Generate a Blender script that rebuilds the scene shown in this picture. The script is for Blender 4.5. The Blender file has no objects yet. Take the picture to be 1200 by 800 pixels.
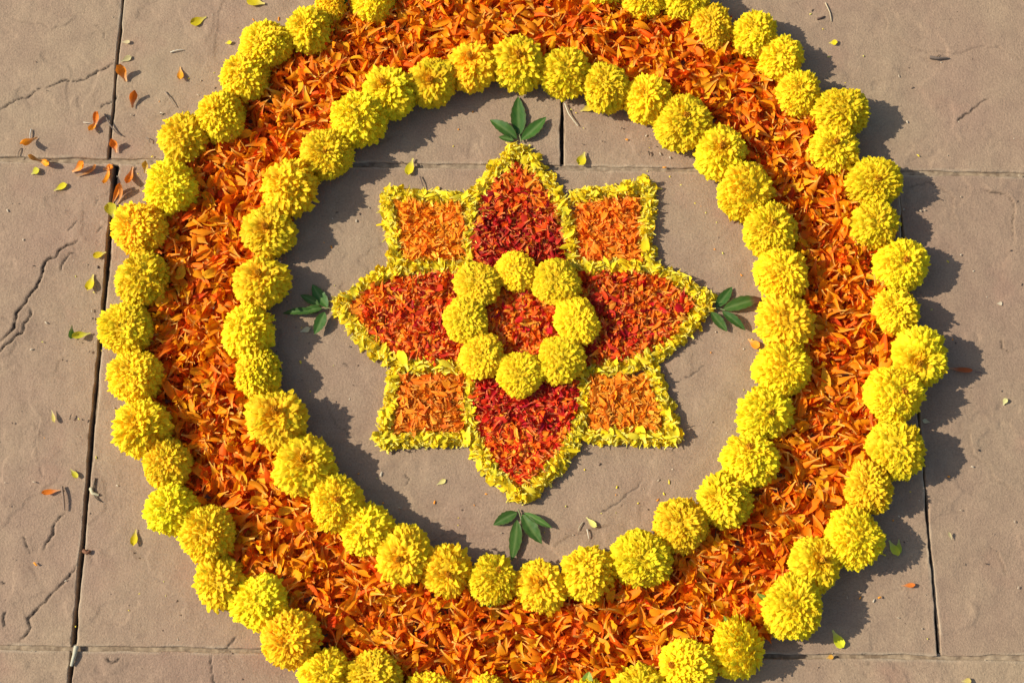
import bpy, math, random
import numpy as np
from mathutils import Vector, Matrix

# ------------------------------------------------------------------ camera, sky, sun, exposure
F = 1815.0                      # focal length in photo pixels (photo 1200 x 800)
TH = math.radians(15.6)         # tilt away from straight down
D = F * 0.001                   # 1 px is about 1 mm at the picture centre
scene = bpy.context.scene
cd = bpy.data.cameras.new("camera"); cam = bpy.data.objects.new("camera", cd)
scene.collection.objects.link(cam); scene.camera = cam
cd.sensor_fit = 'HORIZONTAL'; cd.sensor_width = 36.0; cd.lens = 36.0 * F / 1200.0
cd.clip_start = 0.05; cd.clip_end = 500
cam.location = (0, -D * math.sin(TH), D * math.cos(TH)); cam.rotation_euler = (TH, 0, 0)

SUN_EL = math.radians(37.0)
SHADOW_DIR = math.radians(-3.0)     # direction the shadows fall, on the ground, from +X
w = bpy.data.worlds.new("World"); scene.world = w; w.use_nodes = True
nt = w.node_tree; nt.nodes.clear()
sky = nt.nodes.new("ShaderNodeTexSky"); sky.sky_type = 'NISHITA'; sky.sun_disc = False
sky.sun_elevation = SUN_EL
to_sun = SHADOW_DIR + math.pi       # azimuth of the sun, from +X counter-clockwise
sky.sun_rotation = math.pi / 2 - to_sun
sky.air_density = 1.0; sky.dust_density = 2.0; sky.ozone_density = 1.0
bgn = nt.nodes.new("ShaderNodeBackground"); bgn.inputs[1].default_value = 0.115
wo = nt.nodes.new("ShaderNodeOutputWorld")
nt.links.new(sky.outputs[0], bgn.inputs[0]); nt.links.new(bgn.outputs[0], wo.inputs[0])
sl = bpy.data.lights.new("sun", 'SUN'); sl.energy = 4.6; sl.angle = math.radians(0.6); sl.color = (1.0, 0.93, 0.82)
so = bpy.data.objects.new("sun", sl); scene.collection.objects.link(so)
sd = Vector((math.cos(SHADOW_DIR) * math.cos(SUN_EL), math.sin(SHADOW_DIR) * math.cos(SUN_EL), -math.sin(SUN_EL)))
so.rotation_euler = sd.to_track_quat('-Z', 'Y').to_euler(); so.location = (-3, 0, 3)
vs = scene.view_settings
vs.view_transform = 'Standard'; vs.look = 'None'; vs.gamma = 1.0; vs.exposure = 0.38; vs.use_curve_mapping = False

scene.cycles.max_bounces = 14; scene.cycles.diffuse_bounces = 8; scene.cycles.transmission_bounces = 8
rng = np.random.default_rng(11); random.seed(5)
COL = scene.collection

# ------------------------------------------------------------------ helpers
def ground(u, v, z=0.0):
    """photo pixel -> world point on the horizontal plane z"""
    c = np.array([0, -D * math.sin(TH), D * math.cos(TH)])
    d = np.array([u - 600.0, F * math.sin(TH) - (v - 400.0) * math.cos(TH), -F * math.cos(TH) - (v - 400.0) * math.sin(TH)])
    k = (z - c[2]) / d[2]
    return c + d * k

def ground_many(P, z=0.0):
    P = np.asarray(P, float)
    d = np.stack([P[:, 0] - 600, F * math.sin(TH) - (P[:, 1] - 400) * math.cos(TH), -F * math.cos(TH) - (P[:, 1] - 400) * math.sin(TH)], 1)
    c = np.array([0, -D * math.sin(TH), D * math.cos(TH)])
    k = (z - c[2]) / d[:, 2]
    return c + d * k[:, None]

def tag(o, label=None, cat=None, group=None, kind=None):
    if label: o["label"] = label
    if cat: o["category"] = cat
    if group: o["group"] = group
    if kind: o["kind"] = kind
    return o

def empty(name, loc, parent=None):
    o = bpy.data.objects.new(name, None); o.empty_display_size = 0.02
    o.location = loc; COL.objects.link(o)
    if parent: o.parent = parent
    return o

def make_mesh(name, V, Q, mat, col=None, attrs=None, smooth=True):
    V = np.asarray(V, np.float32); Q = np.asarray(Q, np.int32)
    me = bpy.data.meshes.new(name)
    me.vertices.add(len(V)); me.vertices.foreach_set("co", V.ravel())
    k = Q.shape[1]
    me.loops.add(Q.size); me.loops.foreach_set("vertex_index", Q.ravel())
    me.polygons.add(len(Q)); me.polygons.foreach_set("loop_start", np.arange(0, Q.size, k, dtype=np.int32))
    me.update(calc_edges=True)
    if smooth: me.polygons.foreach_set("use_smooth", np.ones(len(Q), bool))
    if col is not None:
        a = me.attributes.new("col", 'FLOAT_COLOR', 'POINT')
        a.data.foreach_set("color", np.concatenate([col, np.ones((len(V), 1))], 1).astype(np.float32).ravel())
    for n, arr in (attrs or {}).items():
        a = me.attributes.new(n, 'FLOAT', 'POINT'); a.data.foreach_set("value", np.asarray(arr, np.float32))
    me.materials.append(mat); me.validate()
    return me

def obj(name, me, parent=None, loc=None, rot=None, scale=None):
    o = bpy.data.objects.new(name, me); COL.objects.link(o)
    if parent: o.parent = parent
    if loc is not None: o.location = loc
    if rot is not None: o.rotation_euler = rot
    if scale is not None: o.scale = scale
    return o

def sstep(a, b, x):
    t = np.clip((x - a) / (b - a), 0, 1); return t * t * (3 - 2 * t)

def vnoise(x, y, seed):
    r = np.random.default_rng(seed); T = r.random((256, 256))
    xi = np.floor(x).astype(int); yi = np.floor(y).astype(int); fx = x - xi; fy = y - yi
    fx = fx * fx * fx * (fx * (fx * 6 - 15) + 10); fy = fy * fy * fy * (fy * (fy * 6 - 15) + 10)
    a = T[xi % 256, yi % 256]; b = T[(xi + 1) % 256, yi % 256]; c = T[xi % 256, (yi + 1) % 256]; d = T[(xi + 1) % 256, (yi + 1) % 256]
    return (a * (1 - fx) + b * fx) * (1 - fy) + (c * (1 - fx) + d * fx) * fy - 0.5

def fbm(x, y, seed, oct=4):
    s = 0; a = 1.0
    for k in range(oct):
        s = s + a * vnoise(x + 17.3 * k, y - 9.1 * k, seed + k); x = x * 2.03; y = y * 2.03; a *= 0.5
    return s

# ------------------------------------------------------------------ materials
def new_mat(name):
    m = bpy.data.materials.new(name); m.use_nodes = True
    n = m.node_tree; n.nodes.clear()
    out = n.nodes.new("ShaderNodeOutputMaterial")
    return m, n, out

def petal_material(name, trans=0.3, rough=0.5, spec=0.3, hue_var=0.0, val_var=0.12, bump=0.0):
    m, n, out = new_mat(name); L = n.links
    at = n.nodes.new("ShaderNodeAttribute"); at.attribute_name = "col"
    oi = n.nodes.new("ShaderNodeObjectInfo")
    hs = n.nodes.new("ShaderNodeHueSaturation")
    mr = n.nodes.new("ShaderNodeMapRange"); mr.inputs[3].default_value = 1 - val_var; mr.inputs[4].default_value = 1 + val_var * 0.5
    L.new(oi.outputs["Random"], mr.inputs[0]); L.new(mr.outputs[0], hs.inputs["Value"])
    mh = n.nodes.new("ShaderNodeMapRange"); mh.inputs[3].default_value = 0.5 - hue_var; mh.inputs[4].default_value = 0.5 + hue_var
    mul = n.nodes.new("ShaderNodeMath"); mul.operation = 'MULTIPLY'; mul.inputs[1].default_value = 7.31
    fr = n.nodes.new("ShaderNodeMath"); fr.operation = 'FRACT'
    L.new(oi.outputs["Random"], mul.inputs[0]); L.new(mul.outputs[0], fr.inputs[0]); L.new(fr.outputs[0], mh.inputs[0])
    L.new(mh.outputs[0], hs.inputs["Hue"]); L.new(at.outputs["Color"], hs.inputs["Color"])
    p = n.nodes.new("ShaderNodeBsdfPrincipled"); p.inputs["Roughness"].default_value = rough
    p.inputs["Specular IOR Level"].default_value = spec
    tr = n.nodes.new("ShaderNodeBsdfTranslucent"); mx = n.nodes.new("ShaderNodeMixShader"); mx.inputs[0].default_value = trans
    # fine long veins on the blade
    tc = n.nodes.new("ShaderNodeTexCoord"); nz = n.nodes.new("ShaderNodeTexNoise"); nz.inputs["Scale"].default_value = 420; nz.inputs["Detail"].default_value = 2
    L.new(tc.outputs["Object"], nz.inputs["Vector"])
    bp = n.nodes.new("ShaderNodeBump"); bp.inputs["Strength"].default_value = 0.25; bp.inputs["Distance"].default_value = 0.0006
    L.new(nz.outputs[0], bp.inputs["Height"]); L.new(bp.outputs[0], p.inputs["Normal"])
    L.new(hs.outputs[0], p.inputs["Base Color"]); L.new(hs.outputs[0], tr.inputs[0])
    L.new(p.outputs[0], mx.inputs[1]); L.new(tr.outputs[0], mx.inputs[2]); L.new(mx.outputs[0], out.inputs[0])
    return m

M_marigold = petal_material("marigold_petals", 0.36, 0.6, 0.15, 0.008, 0.10)
M_petal = petal_material("loose_petals", 0.26, 0.6, 0.14, 0.008, 0.15)
M_leaf = petal_material("leaf_green", 0.12, 0.5, 0.22, 0.01, 0.15)
M_straw = petal_material("dry_straw", 0.1, 0.7, 0.2, 0.0, 0.15)

def stone_material():
    m, n, out = new_mat("sandstone"); L = n.links; N = n.nodes.new
    tc = N("ShaderNodeTexCoord"); oi = N("ShaderNodeObjectInfo")
    geo = N("ShaderNodeNewGeometry")
    def noise(scale, detail, rough=0.55):
        z = N("ShaderNodeTexNoise"); z.inputs["Scale"].default_value = scale; z.inputs["Detail"].default_value = detail; z.inputs["Roughness"].default_value = rough
        L.new(geo.outputs["Position"], z.inputs["Vector"]); return z
    def ramp(src, stops):
        r = N("ShaderNodeValToRGB"); e = r.color_ramp.elements
        e[0].position, e[0].color = stops[0][0], (*stops[0][1], 1); e[1].position, e[1].color = stops[1][0], (*stops[1][1], 1)
        for s in stops[2:]:
            q = e.new(s[0]); q.color = (*s[1], 1)
        L.new(src, r.inputs[0]); return r
    def mix(a, b, f, mode='MIX'):
        x = N("ShaderNodeMix"); x.data_type = 'RGBA'; x.blend_type = mode
        if isinstance(f, float): x.inputs[0].default_value = f
        else: L.new(f, x.inputs[0])
        for s, i in ((a, 6), (b, 7)):
            if isinstance(s, tuple): x.inputs[i].default_value = (*s, 1)
            else: L.new(s, x.inputs[i])
        return x.outputs[2]
    big = noise(5.0, 4); mid = noise(34, 5, 0.6); fine = noise(420, 3, 0.7); grain = noise(1100, 2, 0.6)
    tone = N("ShaderNodeMix"); tone.data_type = 'RGBA'
    c1 = ramp(big.outputs[0], [(0.34, (0.292, 0.195, 0.132)), (0.66, (0.308, 0.222, 0.141))])
    c2 = ramp(mid.outputs[0], [(0.33, (0.90, 0.88, 0.88)), (0.7, (1.06, 1.06, 1.04))])
    c = mix(c1.outputs[0], c2.outputs[0], 1.0, 'MULTIPLY')
    c3 = ramp(fine.outputs[0], [(0.3, (0.75, 0.74, 0.73)), (0.62, (1.10, 1.10, 1.10))])
    c = mix(c, c3.outputs[0], 0.75, 'MULTIPLY')
    c4 = ramp(grain.outputs[0], [(0.3, (0.78, 0.78, 0.78)), (0.7, (1.16, 1.16, 1.16))])
    c = mix(c, c4.outputs[0], 0.6, 'MULTIPLY')
    # per stone tint
    tint = ramp(oi.outputs["Random"], [(0.0, (0.90, 0.85, 0.86)), (1.0, (1.07, 1.08, 1.03))])
    c = mix(c, tint.outputs[0], 1.0, 'MULTIPLY')
    # scattered dark specks: the dark of small pits, painted into the colour
    vo = N("ShaderNodeTexVoronoi"); vo.inputs["Scale"].default_value = 55; L.new(geo.outputs["Position"], vo.inputs["Vector"])
    sp = ramp(vo.outputs["Distance"], [(0.035, (1, 1, 1)), (0.07, (0, 0, 0))])
    spn = noise(13, 2); spm = ramp(spn.outputs[0], [(0.52, (0, 0, 0)), (0.62, (0.8, 0.8, 0.8))])
    sf = mix(sp.outputs[0], spm.outputs[0], 1.0, 'MULTIPLY')
    c = mix(c, (0.12, 0.075, 0.05), sf)
    # reddish stains
    st = noise(9.0, 3); stm = ramp(st.outputs[0], [(0.6, (0, 0, 0)), (0.75, (0.35, 0.35, 0.35))])
    c = mix(c, (0.30, 0.15, 0.10), stm.outputs[0])
    # dirt packed in cracks and a patchy paler tone along the edges
    ca = N("ShaderNodeAttribute"); ca.attribute_name = "crack"
    c = mix(c, (0.045, 0.032, 0.022), ca.outputs["Fac"])
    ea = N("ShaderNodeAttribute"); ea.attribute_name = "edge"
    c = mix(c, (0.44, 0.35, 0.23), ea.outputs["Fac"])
    p = N("ShaderNodeBsdfPrincipled"); p.inputs["Roughness"].default_value = 0.82; p.inputs["Specular IOR Level"].default_value = 0.25
    L.new(c, p.inputs["Base Color"])
    b1 = N("ShaderNodeBump"); b1.inputs["Strength"].default_value = 0.7; b1.inputs["Distance"].default_value = 0.0012
    b2 = N("ShaderNodeBump"); b2.inputs["Strength"].default_value = 0.35; b2.inputs["Distance"].default_value = 0.004
    L.new(fine.outputs[0], b1.inputs["Height"]); L.new(mid.outputs[0], b2.inputs["Height"]); L.new(b2.outputs[0], b1.inputs["Normal"])
    L.new(b1.outputs[0], p.inputs["Normal"]); L.new(p.outputs[0], out.inputs[0])
    return m

def simple_noise_mat(name, a, b, scale, rough=0.9, bump=0.4, dist=0.003):
    m, n, out = new_mat(name); L = n.links; N = n.nodes.new
    geo = N("ShaderNodeNewGeometry"); z = N("ShaderNodeTexNoise"); z.inputs["Scale"].default_value = scale; z.inputs["Detail"].default_value = 5
    L.new(geo.outputs["Position"], z.inputs["Vector"])
    r = N("ShaderNodeValToRGB"); r.color_ramp.elements[0].position = 0.35; r.color_ramp.elements[0].color = (*a, 1)
    r.color_ramp.elements[1].position = 0.68; r.color_ramp.elements[1].color = (*b, 1); L.new(z.outputs[0], r.inputs[0])
    p = N("ShaderNodeBsdfPrincipled"); p.inputs["Roughness"].default_value = rough; p.inputs["Specular IOR Level"].default_value = 0.2
    bp = N("ShaderNodeBump"); bp.inputs["Strength"].default_value = bump; bp.inputs["Distance"].default_value = dist
    L.new(z.outputs[0], bp.inputs["Height"]); L.new(bp.outputs[0], p.inputs["Normal"])
    L.new(r.outputs[0], p.inputs["Base Color"]); L.new(p.outputs[0], out.inputs[0]); return m

M_stone = stone_material()
M_mortar = simple_noise_mat("joint_mortar", (0.17, 0.12, 0.075), (0.36, 0.27, 0.17), 130)
M_soil = simple_noise_mat("joint_soil", (0.045, 0.035, 0.026), (0.12, 0.09, 0.06), 90)

# ------------------------------------------------------------------ ground and paving
gv = np.array([[-120, -120, -0.016], [120, -120, -0.016], [120, 120, -0.016], [-120, 120, -0.016]])
g = obj("ground", make_mesh("ground", gv, [[0, 1, 2, 3]], M_soil, smooth=False))
tag(g, "dark sandy soil under the paving joints", "ground", kind="structure")
pavement = empty("pavement", (0, 0, 0))
tag(pavement, "buff sandstone flagstone paving with worn joints", "pavement", kind="structure")

# cracks and clefts: pixels, width (m), depth (m), height of the layer left standing on one side
CRACKS = [
    ([(92, 281), (84, 286), (68, 296), (58, 303), (51, 312), (49, 323), (43, 337), (33, 347), (24, 361), (18, 374), (17, 384), (8, 392), (-6, 400)], .0030, .0034, .0020),
    ([(36, 360), (36, 370), (28, 378), (26, 390), (15, 398), (0, 412), (-15, 420)], .0026, .0030, .0014),
    ([(88, 296), (79, 301), (74, 309), (72, 318)], .0022, .0016, .0012),
    ([(-6, 131), (10, 122), (22, 116), (40, 107), (58, 101), (72, 95), (88, 94), (101, 92), (110, 86), (124, 80), (136, 75)], .0018, .0018, .0004),
    ([(138, 112), (130, 120), (118, 126)], .0020, .0022, .0004),
    ([(92, 660), (84, 670), (74, 682), (62, 693), (50, 706), (39, 717), (32, 723), (36, 734), (30, 744), (22, 752)], .0024, .0022, .0010),
    ([(76, 600), (64, 612), (62, 626), (55, 634), (50, 644)], .0024, .0022, .0010),
    ([(26, 628), (30, 638), (36, 648)], .0020, .0016, .0008), ([(6, 716), (5, 734)], .0024, .0020, .0),
    ([(0, 681), (5, 684)], .002, .0015, 0),
    ([(1122, 144), (1128, 138), (1138, 130), (1148, 121), (1160, 115)], .0018, .0012, .0004),
    ([(1150, 222), (1172, 226), (1186, 236), (1188, 250), (1186, 264), (1189, 282)], .0016, .0010, .0016),
    ([(1172, 398), (1174, 408), (1182, 414)], .0018, .0012, .001), ([(1060, 225), (1095, 218), (1118, 232), (1122, 262)], .002, .0004, .0009),
    ([(752, 562), (740, 575), (728, 585), (716, 593), (700, 600)], .0016, .0010, .0006),
    ([(828, 425), (815, 436), (800, 442), (790, 448)], .0016, .0010, .0006),
    ([(475, 555), (480, 562), (474, 568)], .002, .0012, .0005), ([(402, 425), (408, 430)], .002, .001, 0),
    ([(113, 222), (116, 232), (112, 240)], .0014, .0008, .0006), ([(90, 258), (84, 266), (80, 270)], .0016, .0012, .0006),
    ([(120, 264), (114, 272)], .0016, .0010, .0006), ([(276, 745), (268, 756), (262, 764)], .002, .0018, .0),
    ([(248, 766), (248, 780), (251, 802), (252, 840)], .0020, .0020, .0006),
    ([(372, 556), (366, 552)], .001, .001, 0), ([(140, 770), (132, 776), (124, 770)], .002, .0014, .0008),
    ([(1018, 775), (1018, 785)], .0018, .0012, 0), ([(1160, 640), (1172, 655), (1180, 672)], .0016, .0006, .0008),
    ([(1140, 500), (1150, 540), (1165, 560), (1190, 575)], .002, .0004, .0009), ([(650, 640), (680, 625), (720, 615)], .002, .0004, .0008),
    ([(380, 470), (395, 500), (430, 520)], .002, .0003, .0007), ([(700, 480), (740, 520), (820, 540)], .002, .0003, .0006),
    ([(1010, 0), (1040, 40), (1100, 60), (1170, 55), (1205, 80)], .002, .0003, .0007),
    ([(30, 450), (45, 490), (35, 530), (60, 560)], .002, .0003, .0008), ([(15, 20), (60, 35), (90, 20)], .002, .0003, .0006),
    ([(160, 640), (200, 690), (215, 730)], .002, .0003, .0007), ([(110, 30), (122, 38), (121, 52)], .0015, .0006, .0004),
    ([(200, 20), (240, 55), (235, 95)], .002, .0002, .0006),
]
def jagged(P, r):
    for lv in range(3):
        m = (P[:-1] + P[1:]) / 2; d = P[1:] - P[:-1]
        m = m + np.column_stack([-d[:, 1], d[:, 0]]) * r.normal(0, .10, len(m))[:, None]
        out = np.empty((len(P) + len(m), 2)); out[0::2] = P; out[1::2] = m; P = out
    return P
rj = np.random.default_rng(77)
CR = [(jagged(ground_many(p)[:, :2], rj), wd * .75, dp * 1.2, st) for p, wd, dp, st in CRACKS]

def relief(P, seed):
    """surface height of a cleft sandstone flag and how far dirt fills its cracks"""
    x, y = P[:, 0], P[:, 1]
    z = 0.0011 * fbm(x * 7, y * 7, 3 + seed, 3) + 0.0008 * fbm(x * 45, y * 45, 9, 4)
    f = fbm(x * 4 + 0.3 * fbm(x * 20, y * 20, 21, 3), y * 6, 40 + seed, 4)      # thin cleft layers
    for lev in (-0.33, -0.1, 0.16, 0.4):
        z = z + 0.0007 * sstep(lev - 0.010, lev + 0.010, f)
    z = z - .0018; z = np.where(z > 0, .0006 * np.tanh(z / .0006), z)       # high layers are worn level
    crack = np.zeros(len(x))
    wob = 0.0008 * fbm(x * 160, y * 160, 77, 2)
    for pl, wd, dp, st in CR:
        m = (x > pl[:, 0].min() - .05) & (x < pl[:, 0].max() + .05) & (y > pl[:, 1].min() - .05) & (y < pl[:, 1].max() + .05)
        if not m.any(): continue
        q = P[m][:, :2]; best = np.full(len(q), 9.); sg = np.zeros(len(q)); tpar = np.zeros(len(q)); n = len(pl) - 1
        for k in range(n):
            a, b = pl[k], pl[k + 1]; ab = b - a
            t = np.clip(((q - a) @ ab) / (ab @ ab), 0, 1); r = q - (a + t[:, None] * ab); d = np.hypot(r[:, 0], r[:, 1])
            u = d < best; best[u] = d[u]; sg[u] = np.sign(ab[0] * r[u, 1] - ab[1] * r[u, 0]); tpar[u] = (k + t[u]) / n
        fade = np.clip(np.minimum(tpar, 1 - tpar) * 7 + 0.25, 0.0, 1.0)
        dd = best + wob[m]
        z[m] -= dp * fade * np.clip(1 - dd / (wd * 0.75), 0, 1)
        z[m] += st * fade * (sg > 0) * np.exp(-best / 0.012) * sstep(0.0, 0.0015, best)
        crack[m] = np.maximum(crack[m], fade * np.clip(1.5 - dd / (wd * 0.6), 0, 1) * min(1, dp / .0016))
    return z, crack

def axis_positions(length, a, b, step, coarse):
    """grid positions: dense between a and b, dense at the ends"""
    e = [0, .0007, .0015, .0025, .004, .006, .009]
    pos = [t for t in e] + [length - t for t in e]
    p = 0.009
    while p < length - 0.009:
        pos.append(p); p += step if a - .02 < p < b + .02 else coarse
    return np.unique(np.round(pos, 6))

def paving_stone(c, seed, gap=(.002, .002, .002, .002), fine=True, dz=0.0):
    """c: world corners tl, tr, br, bl; gap: left, right, top, bottom inset"""
    tl, tr, br, bl = [np.asarray(k)[:2] for k in c]
    W = np.linalg.norm(tr - tl); H = np.linalg.norm(tl - bl)
    st = .0018 if fine else .05
    x0 = min(tl[0], bl[0]); yb = min(bl[1], br[1])
    us = axis_positions(W, -.66 - x0, .66 - x0, st, .05) / W
    vs_ = axis_positions(H, -.47 - yb, .50 - yb, st, .05) / H
    U, Vv = np.meshgrid(us, vs_); U = U.ravel(); Vv = Vv.ravel()
    gl, gr, gt, gb = gap
    Ui = gl / W + U * (1 - (gl + gr) / W); Vi = gb / H + Vv * (1 - (gt + gb) / H)
    P = ((bl[None] * (1 - Ui)[:, None] + br[None] * Ui[:, None]) * (1 - Vi)[:, None] + (tl[None] * (1 - Ui)[:, None] + tr[None] * Ui[:, None]) * Vi[:, None])
    de = np.minimum(np.minimum(U * W, (1 - U) * W), np.minimum(Vv * H, (1 - Vv) * H))
    k = np.exp(-de / .012)
    P = P + np.stack([.0022 * fbm(P[:, 0] * 30, P[:, 1] * 30, 100 + seed, 4) * k, .0022 * fbm(P[:, 0] * 30, P[:, 1] * 30, 200 + seed, 4) * k], 1)
    z, crack = relief(P, seed)
    r = .0009 + .0050 * np.clip(fbm(P[:, 0] * 70, P[:, 1] * 70, 300 + seed, 3) - .12, 0, 1)
    q = np.clip(r - de, 0, None); z = z - (r - np.sqrt(np.clip(r * r - q * q, 0, None))) * .9 + dz
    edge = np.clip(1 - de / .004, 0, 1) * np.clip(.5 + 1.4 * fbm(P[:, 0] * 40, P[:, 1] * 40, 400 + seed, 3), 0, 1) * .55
    nx, ny = len(us), len(vs_)
    V = np.column_stack([P, z]); idx = np.arange(nx * ny).reshape(ny, nx)
    Q = np.stack([idx[:-1, :-1], idx[:-1, 1:], idx[1:, 1:], idx[1:, :-1]], -1).reshape(-1, 4)
    loop = np.concatenate([idx[0, :-1], idx[:-1, -1], idx[-1, :0:-1], idx[:0:-1, 0]])
    low = V[loop].copy(); low[:, 2] = -.03; o = len(V); n = len(loop)
    j = np.arange(n); jn = (j + 1) % n
    QS = np.stack([loop[j], o + j, o + jn, loop[jn]], -1)[:, [0, 1, 2, 3]]
    V = np.vstack([V, low]); Q = np.vstack([Q, QS])
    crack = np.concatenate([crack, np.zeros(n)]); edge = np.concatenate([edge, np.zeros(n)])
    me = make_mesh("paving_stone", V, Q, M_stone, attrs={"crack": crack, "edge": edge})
    return obj("paving_stone", me, pavement)

H1 = lambda x: 186.5 + x * 18.0 / 1200
H2 = lambda x: 758.5 + x * 12.5 / 1200
def gpx(*pts): return [ground(u, v) for u, v in pts]
XL, XR, YT, YB = -860, 2050, -520, 1330
# row beyond the upper joint
paving_stone(gpx((XL, YT), (190, YT), (127, H1(127)), (XL, H1(XL))), 1, (.002, .0018, .002, .003))
paving_stone(gpx((190, YT), (652, YT), (659.5, H1(660)), (127, H1(127))), 2, (.0018, .0024, .002, .003))
paving_stone(gpx((652, YT), (1660, YT), (1690, H1(1690)), (659.5, H1(660))), 3, (.0024, .002, .002, .003))
# middle row
paving_stone(gpx((XL, H1(XL)), (137, H1(137)), (86.5, H2(86)), (XL, H2(XL))), 4, (.002, .0042, .003, .0025))
paving_stone(gpx((137, H1(137)), (1053.8, H1(1052)), (1102, H2(1102)), (86.5, H2(86))), 5, (.0022, .0022, .003, .0025))
paving_stone(gpx((1050.2, H1(1052)), (XR, H1(XR)), (XR + 60, H2(XR)), (1102, H2(1102))), 6, (.0022, .002, .003, .0025))
# row below the lower joint
paving_stone(gpx((XL, H2(XL)), (85, H2(85)), (38, YB), (XL, YB)), 7, (.002, .0035, .0025, .002))
paving_stone(gpx((85, H2(85)), (660, H2(660)), (665, YB), (38, YB)), 8, (.0025, .002, .0025, .002))
paving_stone(gpx((660, H2(660)), (1660, H2(1660)), (1720, YB), (665, YB)), 9, (.002, .002, .0025, .002))
# surrounding rows, out of the picture
yt = ground(600, YT)[1]; yb = ground(600, YB)[1]; k = 20
x_left = ground(XL, 400)[0]
for (ya, yb2, xs) in ((yt + .75, yt + .0, (-3.4, -2.2, -1.3, -.1, .8, 1.9, 3.2)), (yt + 1.5, yt + .75, (-3.4, -2.5, -1.0, .3, 1.2, 2.2, 3.2)),
                      (yb, yb - .7, (-3.4, -2.4, -1.2, -.2, .9, 1.7, 3.2)), (yb - .7, yb - 1.4, (-3.4, -2.1, -1.4, .2, 1.3, 2.1, 3.2))):
    for a, b in zip(xs[:-1], xs[1:]):
        paving_stone([(a, ya), (b, ya), (b, yb2), (a, yb2)], k, (.003,) * 4, False); k += 1

def mortar(name, pts, half, z, seed):
    """sanded joint filling lying a little below the flags"""
    P = ground_many(pts)[:, :2]; n = 260; s = np.linspace(0, 1, n) * (len(P) - 1)
    i = np.clip(s.astype(int), 0, len(P) - 2); f = (s - i)[:, None]; C = P[i] * (1 - f) + P[i + 1] * f
    d = P[-1] - P[0]; d /= np.linalg.norm(d); nrm = np.array([-d[1], d[0]])
    m = 5; off = np.linspace(-half, half, m); V = []
    for o in off:
        q = C + nrm * o
        V.append(np.column_stack([q, z - .0014 + .0018 * fbm(q[:, 0] * 120, q[:, 1] * 120, seed, 3)]))
    V = np.stack(V, 1).reshape(-1, 3); idx = np.arange(n * m).reshape(n, m)
    Q = np.stack([idx[:-1, :-1], idx[1:, :-1], idx[1:, 1:], idx[:-1, 1:]], -1).reshape(-1, 4)[:, ::-1]
    return obj("mortar_joint", make_mesh("mortar_joint", V, Q, M_mortar), pavement)
mortar("m", [(XL, H1(XL)), (XR, H1(XR))], .0052, -.0026, 1)
mortar("m", [(149, 0), (131, 184)], .0022, -.0030, 3)
mortar("m", [(140, 200), (114, 480), (92, 754)], .0024, -.0034, 4)
mortar("m", [(661.5, -60), (662.5, 194)], .0018, -.0030, 5)
mortar("m", [(1056, 215), (1087, 560), (1104, 764)], .0020, -.0032, 6)
mortar("m", [(XL, H2(XL)), (86, H2(86)), (XR, H2(XR))], .0046, -.0030, 2)

# ------------------------------------------------------------------ petals
def petal_grid(L, W, cup, bend, claw, ruf, r, nl=5, nw=3, tip=.75, notch=.06, blunt=.72):
    """one floret along +X, blade normal +Z; returns verts, quads, t, s"""
    t = np.linspace(0, 1, nl + 1); s = np.linspace(-1, 1, nw + 1)
    wid = W * (claw + (1 - claw) * sstep(.08, .62, t))
    e = np.clip((t - tip) / (1 - tip), 0, 1); wid = wid * np.sqrt(np.clip(1 - blunt * e * e, .05, 1))
    th = bend * t ** 1.5; ds = L / nl
    cx = np.concatenate([[0], np.cumsum(np.cos((th[1:] + th[:-1]) / 2) * ds)]); cz = np.concatenate([[0], np.cumsum(np.sin((th[1:] + th[:-1]) / 2) * ds)])
    T, S = np.meshgrid(t, s, indexing='ij'); WI = wid[:, None] / 2; cu = max(abs(cup), .05) / 2; sg = 1 if cup >= 0 else -1
    y = WI * np.sin(S * cu) / cu; zl = sg * WI * (1 - np.cos(S * cu)) / cu
    zl = zl + ruf * W * np.sin(S * 4.5 + r.uniform(0, 6.3)) * T ** 3
    CX = cx[:, None] - (S ** 2) * L * notch * (T > .99) + (T > .99) * L * r.normal(0, .02, S.shape)
    x = CX - zl * np.sin(th)[:, None]; z = cz[:, None] + zl * np.cos(th)[:, None]
    V = np.stack([x, y, z], -1).reshape(-1, 3)
    idx = np.arange((nl + 1) * (nw + 1)).reshape(nl + 1, nw + 1)
    Q = np.stack([idx[:-1, :-1], idx[1:, :-1], idx[1:, 1:], idx[:-1, 1:]], -1).reshape(-1, 4)
    return V, Q, T.ravel(), S.ravel()

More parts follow.
